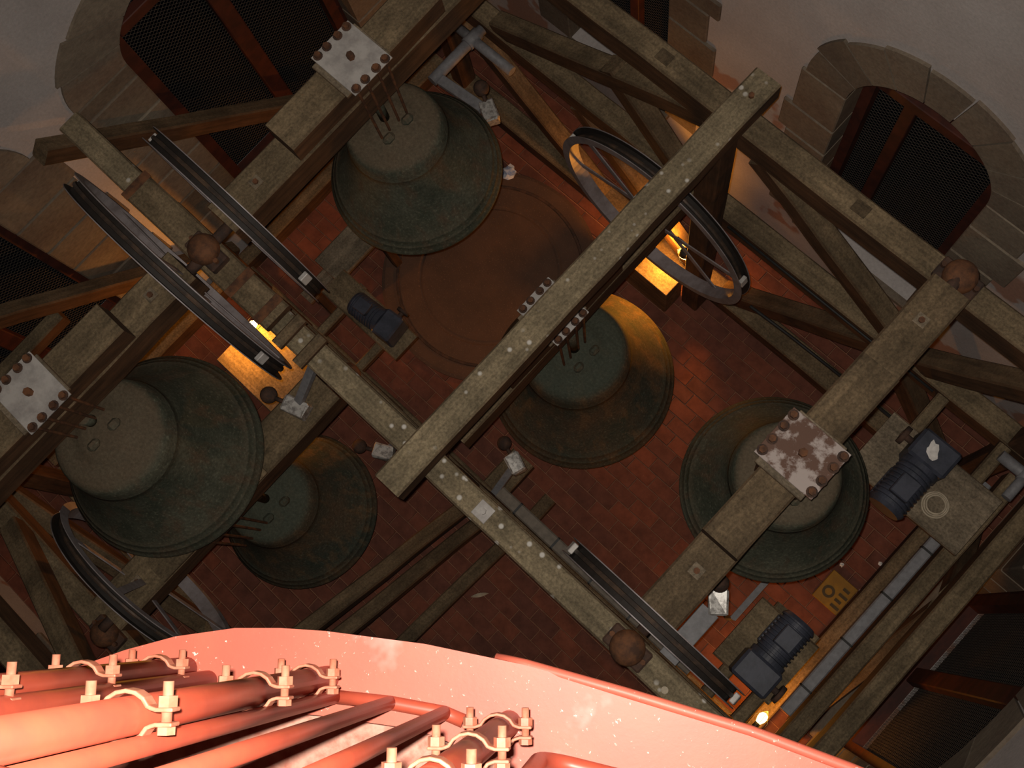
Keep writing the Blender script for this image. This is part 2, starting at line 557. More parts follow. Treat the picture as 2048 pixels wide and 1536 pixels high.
for wn, loc, ang, us, hw in wall_def:
    SILL = SILLS[wn]
    ME_FRAME = frame_me(SILL)
    ME_WIRE = wire_mesh(SILL, kx_of(wn, 0))
    bm = bmesh.new()
    box_bm(bm, (0.09, 0.075, SPR - SILL - 0.14), bevel=0.006)
    ME_MUL = mk(bm, 'mullion')
    W = link(wn, wall_mesh(wn, us, hw), MT['plaster'], None, loc, rz(ang))
    W['kind'] = 'structure'
    walls[wn] = W
    for u in us:
        wi += 1
        base = loc + rz(ang) @ Vector((u, 0, 0))
        kx = kx_of(wn, u)
        wo = link('window_%d' % wi, ME_FRAME, MT['redframe'], None, base, rz(ang), kx=kx)
        wo['kind'] = 'structure'
        def sub(name, me, mat, off, par=wo):
            return link(name, me, mat, par, base + rz(ang) @ Vector((off[0] * kx, off[1], off[2])), rz(ang), kx=kx)
        sub('transom', ME_TRANS, MT['redframe'], (0, FD + 0.045, SPR - 0.03))
        sub('mullion', ME_MUL, MT['redframe'], (-0.2 if wi == 3 else 0, FD + 0.045, (SPR + SILL) / 2 - 0.0))
        tag(link('wire_mesh', ME_WIRE, MT['wire'], wo, base + rz(ang) @ Vector((0, FD + 0.11, 0)), rz(ang)), kind='stuff')
        # stone surround: arch stones and jamb blocks, children of the wall
        for k in range(NV):
            sub('arch_stone', ME_VOUS[k], MT['stone'], (0, 0, 0), W)
        for s in (-1, 1):
            z = SILL
            k = 0
            while z < SPR - 0.05:
                hgt = min(random.uniform(0.36, 0.46), SPR - z)
                if SPR - (z + hgt) < 0.15:
                    hgt = SPR - z
                wd = 0.33 + (0.06 if (k % 2) else 0.0) + random.uniform(-0.03, 0.03)
                bm = bmesh.new()
                box_bm(bm, (wd + 0.012, FD + 0.017, hgt - 0.016), bevel=0.008)
                sub('jamb_stone', mk(bm, 'jamb_stone'), MT['stone'], (s * (WR - 0.012 + (wd + 0.012) / 2), (FD - 0.027) / 2, z + hgt / 2), W)
                z += hgt
                k += 1
        bm = bmesh.new()
        box_bm(bm, (2*WR + 0.06, FD + 0.06, 0.06), bevel=0.01)
        sub('sill_stone', mk(bm, 'sill_stone'), MT['stone'], (0, FD/2 - 0.03, SILL - 0.032), W)
ceil = box('ceiling', (TX0 - 0.34, TY0 - 0.34, TH), (TX1 + 0.34, TY1 + 0.34, TH + 0.2), MT['plaster'], bevel=0)
ceil['kind'] = 'structure'

# ------------------------------------------------------------------ brick floor
floor = box('floor', (TX0 - 0.34, TY0 - 0.34, -0.25), (TX1 + 0.34, TY1 + 0.34, -0.012), MT['joint'], bevel=0)
floor['kind'] = 'structure'
HC, HR = Vector((-3.05, 1.32)), 1.0
BL, BW, GAP = 0.246, 0.126, 0.0075
bricks = []
hide = [((830, 335), 180), ((330, 905), 205), ((605, 1015), 165), ((1165, 760), 190), ((1552, 980), 185)]
ny = int((TY1 - TY0) / BW)
for j in range(ny):
    y = TY0 + (j + 0.5) * BW
    off = (j % 2) * BL / 2 + random.uniform(-0.015, 0.015)
    x = TX0 + off - BL/2
    while x < TX1 - 0.02:
        x0, x1 = max(x, TX0 + 0.003), min(x + BL - GAP, TX1 - 0.003)
        if x1 - x0 > 0.03:
            cx = (x0 + x1) / 2
            px, py = proj((cx, y, 0))
            vis = -20 < px < 2068 and -20 < py < 1556 and (Vector((cx, y)) - HC).length > HR and not any(math.hypot(px - c[0], py - c[1]) < r_ for c, r_ in hide)
            # under the gallery plate at the bottom of the stair nothing shows
            if py > 1262 + max(0, px - 650) * 0.262 - 10:
                vis = False
            full = x1 - x0 > BL - GAP - 0.001
            dist = math.hypot(px - 1180, py - 1040) if (vis and full) else 1e9
            bricks.append((dist, cx, y, x1 - x0))
        x += BL
bricks.sort()
bm = bmesh.new()
box_bm(bm, (BL - GAP, BW - GAP, 0.03), bevel=0.003)
ME_BRICK = mk(bm, 'brick')
for d, cx, y, L in bricks[:300]:
    link('brick', ME_BRICK, MT['brick'], floor, (cx, y, -0.015 + random.uniform(-0.0025, 0.0025)), rz(random.uniform(-0.008, 0.008)))
bm = bmesh.new()
for d, cx, y, L in bricks[300:]:
    z = random.uniform(-0.0025, 0.0025)
    h2 = (BW - GAP) / 2
    lo = [bm.verts.new((cx + sx_*L/2, y + sy_*h2, -0.013)) for sx_, sy_ in ((-1, -1), (1, -1), (1, 1), (-1, 1))]
    hi = [bm.verts.new((cx + sx_*(L/2 - 0.003), y + sy_*(h2 - 0.003), z)) for sx_, sy_ in ((-1, -1), (1, -1), (1, 1), (-1, 1))]
    bm.faces.new(hi)
    for k in range(4):
        bm.faces.new((lo[k], lo[(k+1) % 4], hi[(k+1) % 4], hi[k]))
fb = link('far_bricks', mk(bm, 'far_bricks'), MT['brick'], floor)
fb['kind'] = 'stuff'

# round hatch under the upper bell
ht = empty('floor_hatch', (HC.x, HC.y, 0.0), 'round brown hatch cover lying on the brick floor below the bells', 'hatch')
link('cover', lathe_me('cover', [(0, 0.034), (0.62, 0.034), (0.635, 0.026), (0.65, 0.026), (0.665, 0.034), (HR - 0.03, 0.034), (HR, 0.022), (HR, 0.0), (0, 0.0)], 96), MT['hatch'], ht, (HC.x, HC.y, 0.001))
link('rim_hoop', lathe_me('rim_hoop', [(0.835, 0.034), (0.84, 0.044), (0.86, 0.044), (0.865, 0.034)], 96, closed=True), MT['darkrust'], ht, (HC.x, HC.y, 0.001))

# ------------------------------------------------------------------ bell frame
ZT, ZL = 3.40, 2.0
Y1, Y2, Y3 = -0.18, 2.54, -2.62
def bearing(truss, x, y, z, mat='rust', cap=0.075):
    """pillow block bolted on a beam"""
    o = box('bearing_block', (x - 0.13, y - 0.065, z), (x + 0.13, y + 0.065, z + 0.07), MT['darkrust'], truss, 0.01)
    link('bearing_cap', lathe_me('bearing_cap', [(0.095, 0.0), (0.097, 0.03), (0.088, 0.06), (0.06, 0.085), (0.02, 0.093), (0.0, 0.094), (0, 0.0)], 20), MT[mat], o, (x, y, z + 0.07), smooth=True)
    for s in (-1, 1):
        rod('bolt', (x + s*0.108, y, z + 0.07), (x + s*0.108, y, z + 0.1), 0.016, MT['rust'], o, 6)
def truss(y, yw, label, spk=False, x0=-4.72, x1=1.32, extra=()):
    t_ = empty('bell_frame_truss', (0, y, 0), label, 'timber frame', 'long trusses of the bell frame')
    timber('top_beam', (x0, y, ZT - 0.115), (x1, y, ZT - 0.115), yw, 0.23, MT['beam_spk' if spk else 'beam'], t_)
    timber('middle_beam', (x0 + 0.1, y, ZL - 0.1), (x1 - 0.05, y, ZL - 0.1), yw, 0.2, MT['beam_low'], t_)
    timber('sill_beam', (x0, y, 0.1), (x1, y, 0.1), yw + 0.03, 0.19, MT['beam_low'], t_)
    for px_ in (-4.5, -1.5, 1.08):
        if y == Y2 and px_ == -1.5:
            timber('inner_post', (px_ - 0.02, y - 0.175, 0.0), (px_ - 0.02, y - 0.175, ZT - 0.02), 0.17, 0.17, MT['beam_brown'], t_)
            continue
        timber('post', (px_, y, 0.195), (px_, y, ZL - 0.2), 0.17, yw - 0.01, MT['beam_brown'], t_)
        timber('post', (px_, y, ZL), (px_, y, ZT - 0.23), 0.17, yw - 0.01, MT['beam_brown'], t_)
    for (ax, az, bx_, bz) in ((-3.72, 2.0, -1.72, 3.15), (-1.3, 3.14, 0.1, 2.02), (-4.3, 2.05, -3.5, 3.14), (0.25, 2.02, 0.95, 3.1),
                              (-4.35, 1.76, -2.75, 0.22), (-2.9, 1.76, -1.66, 0.3), (-0.05, 1.76, -1.3, 0.26), (0.05, 1.76, 0.95, 0.3)) + extra:
        timber('brace', (ax, y, az), (bx_, y, bz), yw - 0.02, 0.16, MT['beam_low'], t_)
    return t_
tr1 = truss(Y1, 0.165, 'central long timber truss speckled with droppings, crossed by the topmost tie beam', True)
tr2 = truss(Y2, 0.17, 'long timber truss with raking braces close along the plastered wall of the stone arch', False, extra=((-2.55, 2.78, -1.66, 1.72),))
tr3 = truss(Y3, 0.17, 'long timber truss beside the wheel of the low brown bell', False)
# a doubled, darker board with iron straps on the central truss
timber('bearing_plank', (-4.02, Y1, ZT + 0.03), (-2.72, Y1, ZT + 0.03), 0.2, 0.06, MT['beam'], tr1)
for x in (-4.0, -3.05, -2.8):
    box('iron_strap', (x - 0.03, Y1 - 0.105, ZT + 0.06), (x + 0.03, Y1 + 0.105, ZT + 0.068), MT['rust'], tr1, 0.002)
for x in (-2.62, -2.44):
    timber('packing_block', (x, Y1 - 0.12, ZT + 0.025), (x, Y1 + 0.1, ZT + 0.025), 0.075, 0.05, MT['beam_brown'], tr1)
box('washer_plate', (-1.09, Y1 - 0.05, ZT), (-0.99, Y1 + 0.05, ZT + 0.008), MT['zinc'], tr1, 0.002)
rod('bolt', (-1.04, Y1, ZT + 0.008), (-1.04, Y1, ZT + 0.028), 0.02, MT['zinc'], tr1, 6)
rod('ring_washer', (0.33, Y1 - 0.03, ZT), (0.33, Y1 - 0.03, ZT + 0.01), 0.02, MT['cream'], tr1, 12)
for x, y in ((-0.62, Y2), (-3.4, Y2), (-2.1, Y2)):
    box('peg', (x - 0.05, y - 0.04, ZT), (x + 0.05, y + 0.04, ZT + 0.004), MT['beam_brown'], tr2, 0.001)

# topmost tie beam over the middle bell
tie = timber('tie_beam', (-1.51, -0.44, ZT + 0.085), (-1.51, 2.76, ZT + 0.085), 0.185, 0.165, MT['beam_spk'])
tag(tie, 'topmost squared tie beam laid across the two trusses, spotted with white droppings', 'beam')
rod('bolt', (-1.5, 2.6, ZT + 0.1675), (-1.5, 2.6, ZT + 0.19), 0.018, MT['rust'], tie, 6)

# cross trusses at the two ends
ct = empty('cross_truss', (1.3, 0, 0), 'cross timbers and boxed trunking by the dark wire mesh opening beside the motors', 'timber frame')
timber('middle_beam', (1.24, Y1 + 0.09, 1.5), (1.24, Y2 - 0.09, 1.5), 0.12, 0.2, MT['beam_low'], ct)
timber('outer_beam', (1.43, Y1 - 0.3, 1.66), (1.43, Y2 + 0.3, 1.66), 0.14, 0.2, MT['beam_low'], ct)
timber('sill_beam', (1.2, Y1 + 0.1, 0.1), (1.2, Y2 - 0.1, 0.1), 0.12, 0.19, MT['beam_low'], ct)
timber('brace', (1.43, 0.2, 0.1), (1.43, 1.4, 1.5), 0.13, 0.13, MT['beam_low'], ct)
timber('brace', (1.43, 2.45, 0.1), (1.43, 1.55, 1.5), 0.13, 0.13, MT['beam_low'], ct)
cw = empty('cross_truss', (-4.6, 0, 0), 'raking timber braces in front of the two wire mesh arches, behind the wheels', 'timber frame')
timber('brace', (-4.83, -0.46, 3.22), (-4.83, 1.75, 0.7), 0.13, 0.14, MT['beam_low'], cw)
timber('brace', (-4.83, -1.95, 2.72), (-4.83, -0.1, 0.45), 0.13, 0.14, MT['beam_low'], cw)
timber('sill_beam', (-4.83, Y3, 0.1), (-4.83, Y2, 0.1), 0.14, 0.19, MT['beam_low'], cw)
timber('middle_beam', (-4.83 + 0.0, -2.6, 1.7), (-4.83, -1.36, 1.7), 0.12, 0.14, MT['beam_low'], cw)
# raking braces rising from the foot of the central truss
for x, y0_, z0_, y1_, z1_, ww in ((-1.74, -0.33, 0.1, -1.95, 1.64, 0.13), (-1.56, -0.33, 0.05, -1.95, 1.6, 0.12)):
    o = timber('raking_brace', (x, y0_, z0_), (x, y1_, z1_), ww, 0.13, MT['beam_low'])
    tag(o, 'grey raking brace of the close pair, the one nearer the low brown bell' if x < -1.6 else 'grey raking brace of the close pair, the one nearer the short dark brace', 'beam', 'pair of raking braces')
o = timber('raking_brace', (-1.28, -0.33, 0.07), (-1.28, -1.7, 0.62), 0.12, 0.11, MT['beam_brown'])
tag(o, 'short dark single raking brace just clear of the brick floor', 'beam')
o = timber('sleeper', (-1.66, Y1 + 0.1, 0.07), (-1.66, 0.3, 0.07), 0.24, 0.14, MT['beam_low'])
tag(o, 'wide timber sleeper stub on the bricks under the hammer of the middle bell', 'beam')
o = timber('sleeper', (-1.25, Y1 + 0.1, 0.06), (-1.25, 0.2, 0.06), 0.12, 0.12, MT['beam_brown'])
tag(o, 'narrow dark sleeper stub on the bricks beside the speckled truss', 'beam')

# ------------------------------------------------------------------ bells
def bell(label, x, y, zl, r, hf, mat, cz, xo=0.0):
    """lip radius r, lip height zl, height factor hf, cz = height of headstock underside"""
    b = empty('church_bell', (x, y, zl), label, 'bell', 'hanging church bells')
    pr = [(0.985, 0.0), (1.0, 0.02), (1.0, 0.045), (0.985, 0.075), (0.955, 0.12), (0.957, 0.126), (0.948, 0.134), (0.91, 0.19), (0.911, 0.196), (0.9, 0.204), (0.845, 0.3), (0.772, 0.42), (0.708, 0.54),
          (0.655, 0.66), (0.612, 0.78), (0.582, 0.88), (0.56, 0.97), (0.547, 1.05), (0.55, 1.056), (0.546, 1.066), (0.536, 1.14), (0.52, 1.215), (0.49, 1.262), (0.44, 1.287),
          (0.35, 1.305), (0.26, 1.318), (0.25, 1.33), (0.16, 1.34), (0.0, 1.345)]
    k = hf / 1.345
    out = [(a_ * r, h * k * r) for a_, h in pr]
    inn = [(a_, h) for a_, h in [(0.0, (1.345*k - 0.09) * r), (0.39*r, (1.24*k - 0.09) * r), (0.46*r, 1.05*k*r), (0.52*r, 0.85*k*r), (0.62*r, 0.6*k*r), (0.75*r, 0.35*k*r), (0.86*r, 0.12*k*r), (0.94*r, 0.0)]]
    me = lathe_me('bell_body', out + inn, 80, closed=True)
    link('bell_body', me, mat, b, (x, y, zl), smooth=True)
    top = zl + hf * r
    ch = max(0.06, cz - top - 0.004)
    for sx_ in (-1, 1):
        for sy_ in (-1, 1):
            lx, ly = x + xo + sx_ * 0.125, y + sy_ * 0.085
            bm = bmesh.new()
            box_bm(bm, (0.06, 0.085, 0.1), bevel=0.02)
            link('crown_lug', mk(bm, 'crown_lug'), mat, b, (lx, ly, top - 0.02))
    rod('crown_pin', (x + xo, y, top - 0.02), (x + xo, y, cz - 0.002), r * 0.055, mat, b, 14)
    cl = rod('clapper', (x, y, zl + 0.75 * r), (x, y, zl + 0.1), 0.022, MT['darkrust'], b, 10)
    link('clapper_ball', lathe_me('clapper_ball', [(0, -0.19), (0.03, -0.18), (0.035, -0.08), (0.075, -0.03), (0.085, 0.02), (0.05, 0.07), (0, 0.09)], 16), MT['darkrust'], cl, (x, y, zl + 0.05), smooth=True)
    return b

def headstock(label, x, y0, y1, yc, za, wheel_y, wheel_r, plate, bl, zc, top_h, wid=0.25, wz=0.0, wmat='steel', wood_m='beam'):
    """za = underside of the yoke beam; bl = half length of raised block; zc = crown height of the bell"""
    hs = empty('bell_headstock', (x, yc, za), label, 'headstock', 'headstocks of the bells')
    bh = 0.23
    timber('yoke_beam', (x, y0, za + bh/2), (x, y1, za + bh/2), wid, bh, MT[wood_m], hs)
    timber('raised_block', (x, yc - bl, za + bh + top_h/2), (x, yc + bl, za + bh + top_h/2), wid - 0.005, top_h, MT[wood_m], hs)
    zt = za + bh + top_h
    box('packing_board', (x - 0.15, yc - 0.19, zt), (x + 0.15, yc + 0.17, zt + 0.025), MT['board'], hs, 0.004)
    zp = zt + 0.025
    pl = box('top_plate', (x - 0.185, yc - 0.155, zp), (x + 0.185, yc + 0.155, zp + 0.012), MT[plate], hs, 0.002)
    for s in (-1, 1):
        for k in range(4):
            ry = yc + (-0.12, -0.045, 0.045, 0.12)[k]
            rod('hanger_rod', (x + s*0.16, ry, zp + 0.035), (x + s*0.125, yc + (ry - yc) * 0.95, zc + 0.015), 0.0095, MT['rust'], hs, 8)
            rod('washer', (x + s*0.16, ry, zp + 0.012), (x + s*0.16, ry, zp + 0.0145), 0.03, MT['darkrust'], pl, 12)
            rod('nut', (x + s*0.16, ry, zp + 0.0145), (x + s*0.16, ry, zp + 0.036), 0.02, MT['rust'], pl, 6)
    rod('nut', (x, yc, zp + 0.012), (x, yc, zp + 0.05), 0.024, MT['rust'], pl, 6)
    zx = za + 0.1
    for ye, yb in ((y0, y0 - 0.13), (y1, y1 + 0.13)):
        rod('axle_pin', (x, ye, zx), (x, yb, zx), 0.035, MT['darkrust'], hs, 16)
    # rope wheel: channel section rim, spokes, belt
    wr, hw_, tk = wheel_r, 0.048, 0.006
    cx, cz_ = x + wz, zx
    rim = link('rope_wheel', lathe_me('rope_wheel', [(wr, -hw_), (wr, -hw_ + tk), (wr - 0.05, -hw_ + tk), (wr - 0.05, hw_ - tk), (wr, hw_ - tk), (wr, hw_), (wr - 0.062, hw_), (wr - 0.062, -hw_)], 80, 'Y', True), MT[wmat], hs, (cx, wheel_y, cz_))
    link('groove_liner', lathe_me('groove_liner', [(wr - 0.003, -0.0415), (wr - 0.046, -0.04), (wr - 0.046, 0.04), (wr - 0.003, 0.0415)], 80, 'Y'), MT['groove'], rim, (cx, wheel_y, cz_))
    link('drive_rope', lathe_me('drive_rope', [(wr - 0.045, -0.014), (wr - 0.034, -0.011), (wr - 0.03, 0.0), (wr - 0.034, 0.011), (wr - 0.045, 0.014)], 80, 'Y'), MT['steel_dark'], rim, (cx, wheel_y, cz_))
    for a_ in (2.86, 0.22):
        q = Vector((cx + (wr - 0.02) * math.cos(a_), wheel_y, cz_ + (wr - 0.02) * math.sin(a_)))
        bm = bmesh.new()
        box_bm(bm, (0.03, 0.06, 0.07), bevel=0.004)
        link('rope_clip', mk(bm, 'rope_clip'), MT['zinc'], rim, q, Matrix.Rotation(-a_, 3, 'Y'))
    for yy_ in (y0 + 0.3, y1 - 0.25):
        box('washer_plate', (x - 0.035, yy_ - 0.035, za + bh), (x + 0.035, yy_ + 0.035, za + bh + 0.006), MT['board'], hs, 0.001)
        rod('bolt', (x, yy_, za + bh + 0.006), (x, yy_, za + bh + 0.02), 0.018, MT['rust'], hs, 6)
    for i in range(6):
        a_ = i * PI/3 + 0.3
        d = Vector((math.cos(a_), 0, math.sin(a_)))
        c0_ = Vector((cx, wheel_y + (0.03 if i % 2 else -0.03), cz_))
        p0, p1 = c0_ + d * 0.05, c0_ + d * (wr - 0.056)
        zz = d; yy = Vector((0, 1, 0)); xx = yy.cross(zz)
        bm = bmesh.new()
        box_bm(bm, (0.055, 0.009, (p1 - p0).length), bevel=0.002)
        link('spoke', mk(bm, 'spoke'), MT[wmat], rim, (p0 + p1) / 2, Matrix((xx, yy, zz)).transposed())
    return hs

# (label bits) upper tier
U = 3.425
bell('green bronze bell with broad dusty brown crown, hanging over the round floor hatch', -3.23, 1.21, 2.31, 0.617, 1.32, MT['bell_green'], U, -0.06)
headstock('pale stepped headstock with clean grey bolted plate, over the round floor hatch', -3.32, 0.02, 2.4, 1.21, U, 0.10, 0.69, 'zinc', 0.62, 2.31 + 0.617*1.32, 0.17)
bell('largest green bell with scratched waist, hung above the low brown bell', -3.07, -1.4, 2.43, 0.69, 1.3, MT['bell_green'], U, -0.12)
headstock('stepped headstock with pale bolted plate and wide channel wheel beside the glowing bulb', -3.3, -2.5, -0.33, -1.41, U, -0.395, 0.83, 'zinc', 0.6, 2.43 + 0.69*1.3, 0.17)
bell('green bell with ringed crown under the rust stained plate, between the two blue motors', 0.06, 1.15, 2.4, 0.59, 1.34, MT['bell_green'], U)
headstock('brown stepped headstock with rust stained white plate, between the two blue motors', 0.04, 0.06, 2.4, 1.15, U, 0.01, 0.595, 'zinc_rust', 0.62, 2.4 + 0.59*1.34, 0.17, 0.24, wood_m='beam_brown')
# lower tier
Lw = 2.09
bell('bronze bell lit orange on its flank, hanging low beneath the topmost tie beam', -1.67, 1.1, 0.56, 0.76, 1.42, MT['bell_brown'], Lw)
headstock('low headstock with grey bolted plate, hidden beneath the topmost tie beam', -1.76, 0.03, 2.38, 1.07, Lw, 2.08, 0.82, 'zinc', 0.55, 0.56 + 0.76*1.42, 0.15, wood_m='beam_low')
bell('brown bronze bell lit orange, hanging lowest below the largest green bell', -2.66, -1.29, 0.58, 0.65, 1.4, MT['bell_brown'], Lw)
headstock('low dark headstock with spoked wheel, below the largest green bell', -2.64, -2.45, -0.32, -1.52, Lw, -2.15, 0.76, 'zinc', 0.5, 0.58 + 0.65*1.4, 0.02, 0.3, wood_m='beam_low')
for x, t_, y, z in ((-3.32, tr1, Y1, ZT + 0.06), (-3.32, tr2, Y2, ZT), (0.04, tr1, Y1, ZT), (0.04, tr2, Y2, ZT), (-3.3, tr3, Y3, ZT), (-1.76, tr1, Y1, ZL), (-1.76, tr2, Y2, ZL), (-2.64, tr3, Y3, ZL), (-2.64, tr1, Y1, ZL)):
    bearing(t_, x, y, z)

# ------------------------------------------------------------------ striking hammers
def hammer(label, ball, body, anchor, aw=0.06):
    ball, body, anchor = Vector(ball), Vector(body), Vector(anchor)
    h = empty('striking_hammer', body, label, 'hammer', 'electric striking hammers')
    link('hammer_ball', lathe_me('hammer_ball', [(0, -0.06), (0.03, -0.055), (0.055, -0.025), (0.06, 0.0), (0.055, 0.025), (0.03, 0.055), (0, 0.06)], 20), MT['darkrust'], h, ball, smooth=True)
    rod('shaft', ball, body, 0.016, MT['darkrust'], h, 10)
    d = (body - ball); d.z = 0
    ang = math.atan2(d.y, d.x)
    bm = bmesh.new()
    box_bm(bm, (0.17, 0.12, 0.12), bevel=0.012)
    for v_ in bm.verts:
        v_.co += Vector([random.uniform(-0.006, 0.006) for _ in range(3)])
    link('taped_coil', mk(bm, 'taped_coil'), MT['silver'], h, body, rz(ang))
    timber('mounting_arm', body + (anchor - body).normalized() * 0.07, anchor, aw, 0.05, MT['trunk'], h, 0, 0.004)
hammer('hammer with dark ball beside the largest green bell, next to the glowing bulb', (-2.84, -0.63, 2.42), (-2.62, -0.56, 2.45), (-2.62, -0.27, 2.75))
hammer('silver taped hammer at the lip of the lowest brown bell', (-2.60, -0.56, 0.82), (-2.42, -0.46, 0.8), (-2.42, -0.26, 0.6))
hammer('hammer with dark ball at the lip of the middle bell, above the wide sleeper', (-1.74, 0.26, 0.78), (-1.56, 0.2, 0.76), (-1.56, -0.09, 0.55))
hammer('silver taped hammer under the brown headstock of the rust stained plate', (0.2, 0.47, 2.5), (0.27, 0.38, 2.42), (0.27, -0.09, 2.42), 0.13)
hammer('rusty hammer on a grey tubular bracket behind the bell over the hatch', (-3.42, 2.04, 2.1), (-3.28, 1.96, 2.0), (-3.77, 1.93, 1.95), 0.08)

# grey tubular bracket holding the last hammer
o = empty('hammer_bracket', (-3.82, 2.44, 1.9), 'pale grey tubular T bracket fixed to the wall side truss beside the dusty bell', 'bracket')
rod('cross_tube', (-3.82, 1.88, 1.95), (-3.82, 2.44, 1.95), 0.045, MT['trunk'], o, 16)
rod('long_tube', (-3.98, 2.33, 1.95), (-3.4, 2.33, 1.95), 0.04, MT['trunk'], o, 16)
rod('tube_collar', (-3.82, 2.27, 1.95), (-3.82, 2.4, 1.95), 0.056, MT['trunk'], o, 16)

# ------------------------------------------------------------------ motors
def motor(label, c, ang, base_z, s=1.0, scrap=False):
    m = empty('electric_motor', (c[0], c[1], base_z), label, 'motor', 'electric ringing motors')
    Rm = rz(ang)
    def at(x, y, z): return Vector((c[0], c[1], base_z)) + Rm @ Vector((x*s, y*s, z*s))
    # ribbed barrel
    pr = [(0, -0.18), (0.115, -0.18), (0.125, -0.165)]
    for i in range(9):
        xx = -0.15 + i * 0.034
        pr += [(0.135, xx), (0.135, xx + 0.012), (0.122, xx + 0.014), (0.122, xx + 0.032)]
    pr += [(0.14, 0.16), (0.14, 0.2), (0.06, 0.205), (0, 0.205)]
    me = lathe_me('barrel', [(a_*s, b_*s) for a_, b_ in pr], 36)
    ob = link('barrel', me, MT['motor'], m, at(0, 0, 0.175), Rm @ Matrix.Rotation(PI/2, 3, 'Y'))
    for nm, lo, hi, mt in (('gear_case', (0.2, -0.15, 0.0), (0.42, 0.15, 0.31), 'motor'), ('terminal_box', (-0.09, -0.07, 0.305), (0.07, 0.07, 0.375), 'motor'),
                           ('foot', (-0.13, -0.13, 0.0), (0.12, -0.06, 0.065), 'motor'), ('foot', (-0.13, 0.06, 0.0), (0.12, 0.13, 0.065), 'motor')):
        bm = bmesh.new()
        lo, hi = Vector(lo) * s, Vector(hi) * s
        box_bm(bm, hi - lo, bevel=0.02*s if nm == 'gear_case' else 0.008*s)
        link(nm, mk(bm, nm), MT[mt], m, Vector((c[0], c[1], base_z)) + Rm @ ((lo + hi) / 2), Rm)
    rod('drive_shaft', at(0.31, 0.15, 0.16), at(0.31, 0.24, 0.16), 0.025*s, MT['darkrust'], m)
    rod('pulley', at(0.31, 0.2, 0.16), at(0.31, 0.235, 0.16), 0.07*s, MT['darkrust'], m, 24)
    if scrap:
        bm = bmesh.new()
        vs = [bm.verts.new((0.075*s*math.cos(a_*PI/7) * random.uniform(0.55, 1.1), 0.045*s*math.sin(a_*PI/7) * random.uniform(0.6, 1.1), 0)) for a_ in range(14)]
        f_ = bm.faces.new(vs)
        r_ = bmesh.ops.extrude_face_region(bm, geom=[f_])
        for v_ in r_['geom']:
            if isinstance(v_, bmesh.types.BMVert):
                v_.co.z += 0.002
        bmesh.ops.recalc_face_normals(bm, faces=bm.faces)
        tag(link('torn_label', mk(bm, 'torn_label'), MT['white'], m, at(0.31, 0.02, 0.3105), Rm @ rz(0.6)), 'torn white paper label')
    return m
# bearers and board for the motor by the wall side truss
for x in (0.5, 1.0):
    o = timber('bearer', (x, 1.7, ZL - 0.066), (x, 2.45, ZL - 0.066), 0.09, 0.1, MT['beam_low'])
    tag(o, 'short bearer under the pale motor board, below the labelled motor' if x < 0.7 else 'short bearer under the pale motor board, at its cable coil end', 'beam', 'motor board bearers')
o = timber('motor_board', (0.32, 1.9, ZL + 0.0125), (1.2, 1.9, ZL + 0.0125), 0.48, 0.045, MT['board'])
tag(o, 'pale plank carrying the blue motor with the torn label', 'board')
motor('blue grey motor with torn white label on a pale plank', (0.66, 1.72), PI/2, ZL + 0.04, 0.95, True)
for k in range(3):
    rr = 0.085 - k * 0.012
    cc = PZ(1870, 1010, ZL + 0.05)
    if k == 0:
        coil = empty('cable_coil', (cc.x, cc.y, ZL + 0.035), 'small coil of cream cable at the edge of the motor plank', 'cable')
    tube_path('cable_loop', [(cc.x + rr*math.cos(a_*PI/12), cc.y + rr*math.sin(a_*PI/12), ZL + 0.052 + 0.01*k + 0.004*math.sin(a_)) for a_ in range(24)], 0.007, MT['cream'], coil, 8, True)
# second motor by the channel wheel of the right bell
o = timber('motor_board', (0.48, 0.38, ZL - 0.03), (0.95, 0.38, ZL - 0.03), 0.5, 0.06, MT['beam_low'])
tag(o, 'dark plank platform under the motor beside the speckled truss', 'board')
timber('bearer', (0.62, -0.09, ZL - 0.11), (0.62, 0.68, ZL - 0.11), 0.09, 0.09, MT['beam_low'], o)
timber('bearer', (0.88, -0.09, ZL - 0.11), (0.88, 0.68, ZL - 0.11), 0.09, 0.09, MT['beam_low'], o)
motor('plain blue grey motor on the dark plank at the channel wheel by the speckled truss', (0.74, 0.5), -PI/2, ZL + 0.005, 0.9)
# third motor, low in the shade by the hatch
o = timber('motor_board', (-3.6, 0.28, 1.2), (-2.75, 0.28, 1.2), 0.26, 0.05, MT['beam_low'])
tag(o, 'plank shelf in the shade between the speckled truss and the round hatch', 'board')
timber('bearer', (-3.4, -0.09, 1.13), (-3.4, 0.42, 1.13), 0.08, 0.08, MT['beam_low'], o)
timber('bearer', (-2.95, -0.09, 1.13), (-2.95, 0.42, 1.13), 0.08, 0.08, MT['beam_low'], o)
motor('dim motor on a plank shelf in the shade beside the round hatch', (-3.15, 0.28), 0.1, 1.23, 0.75)

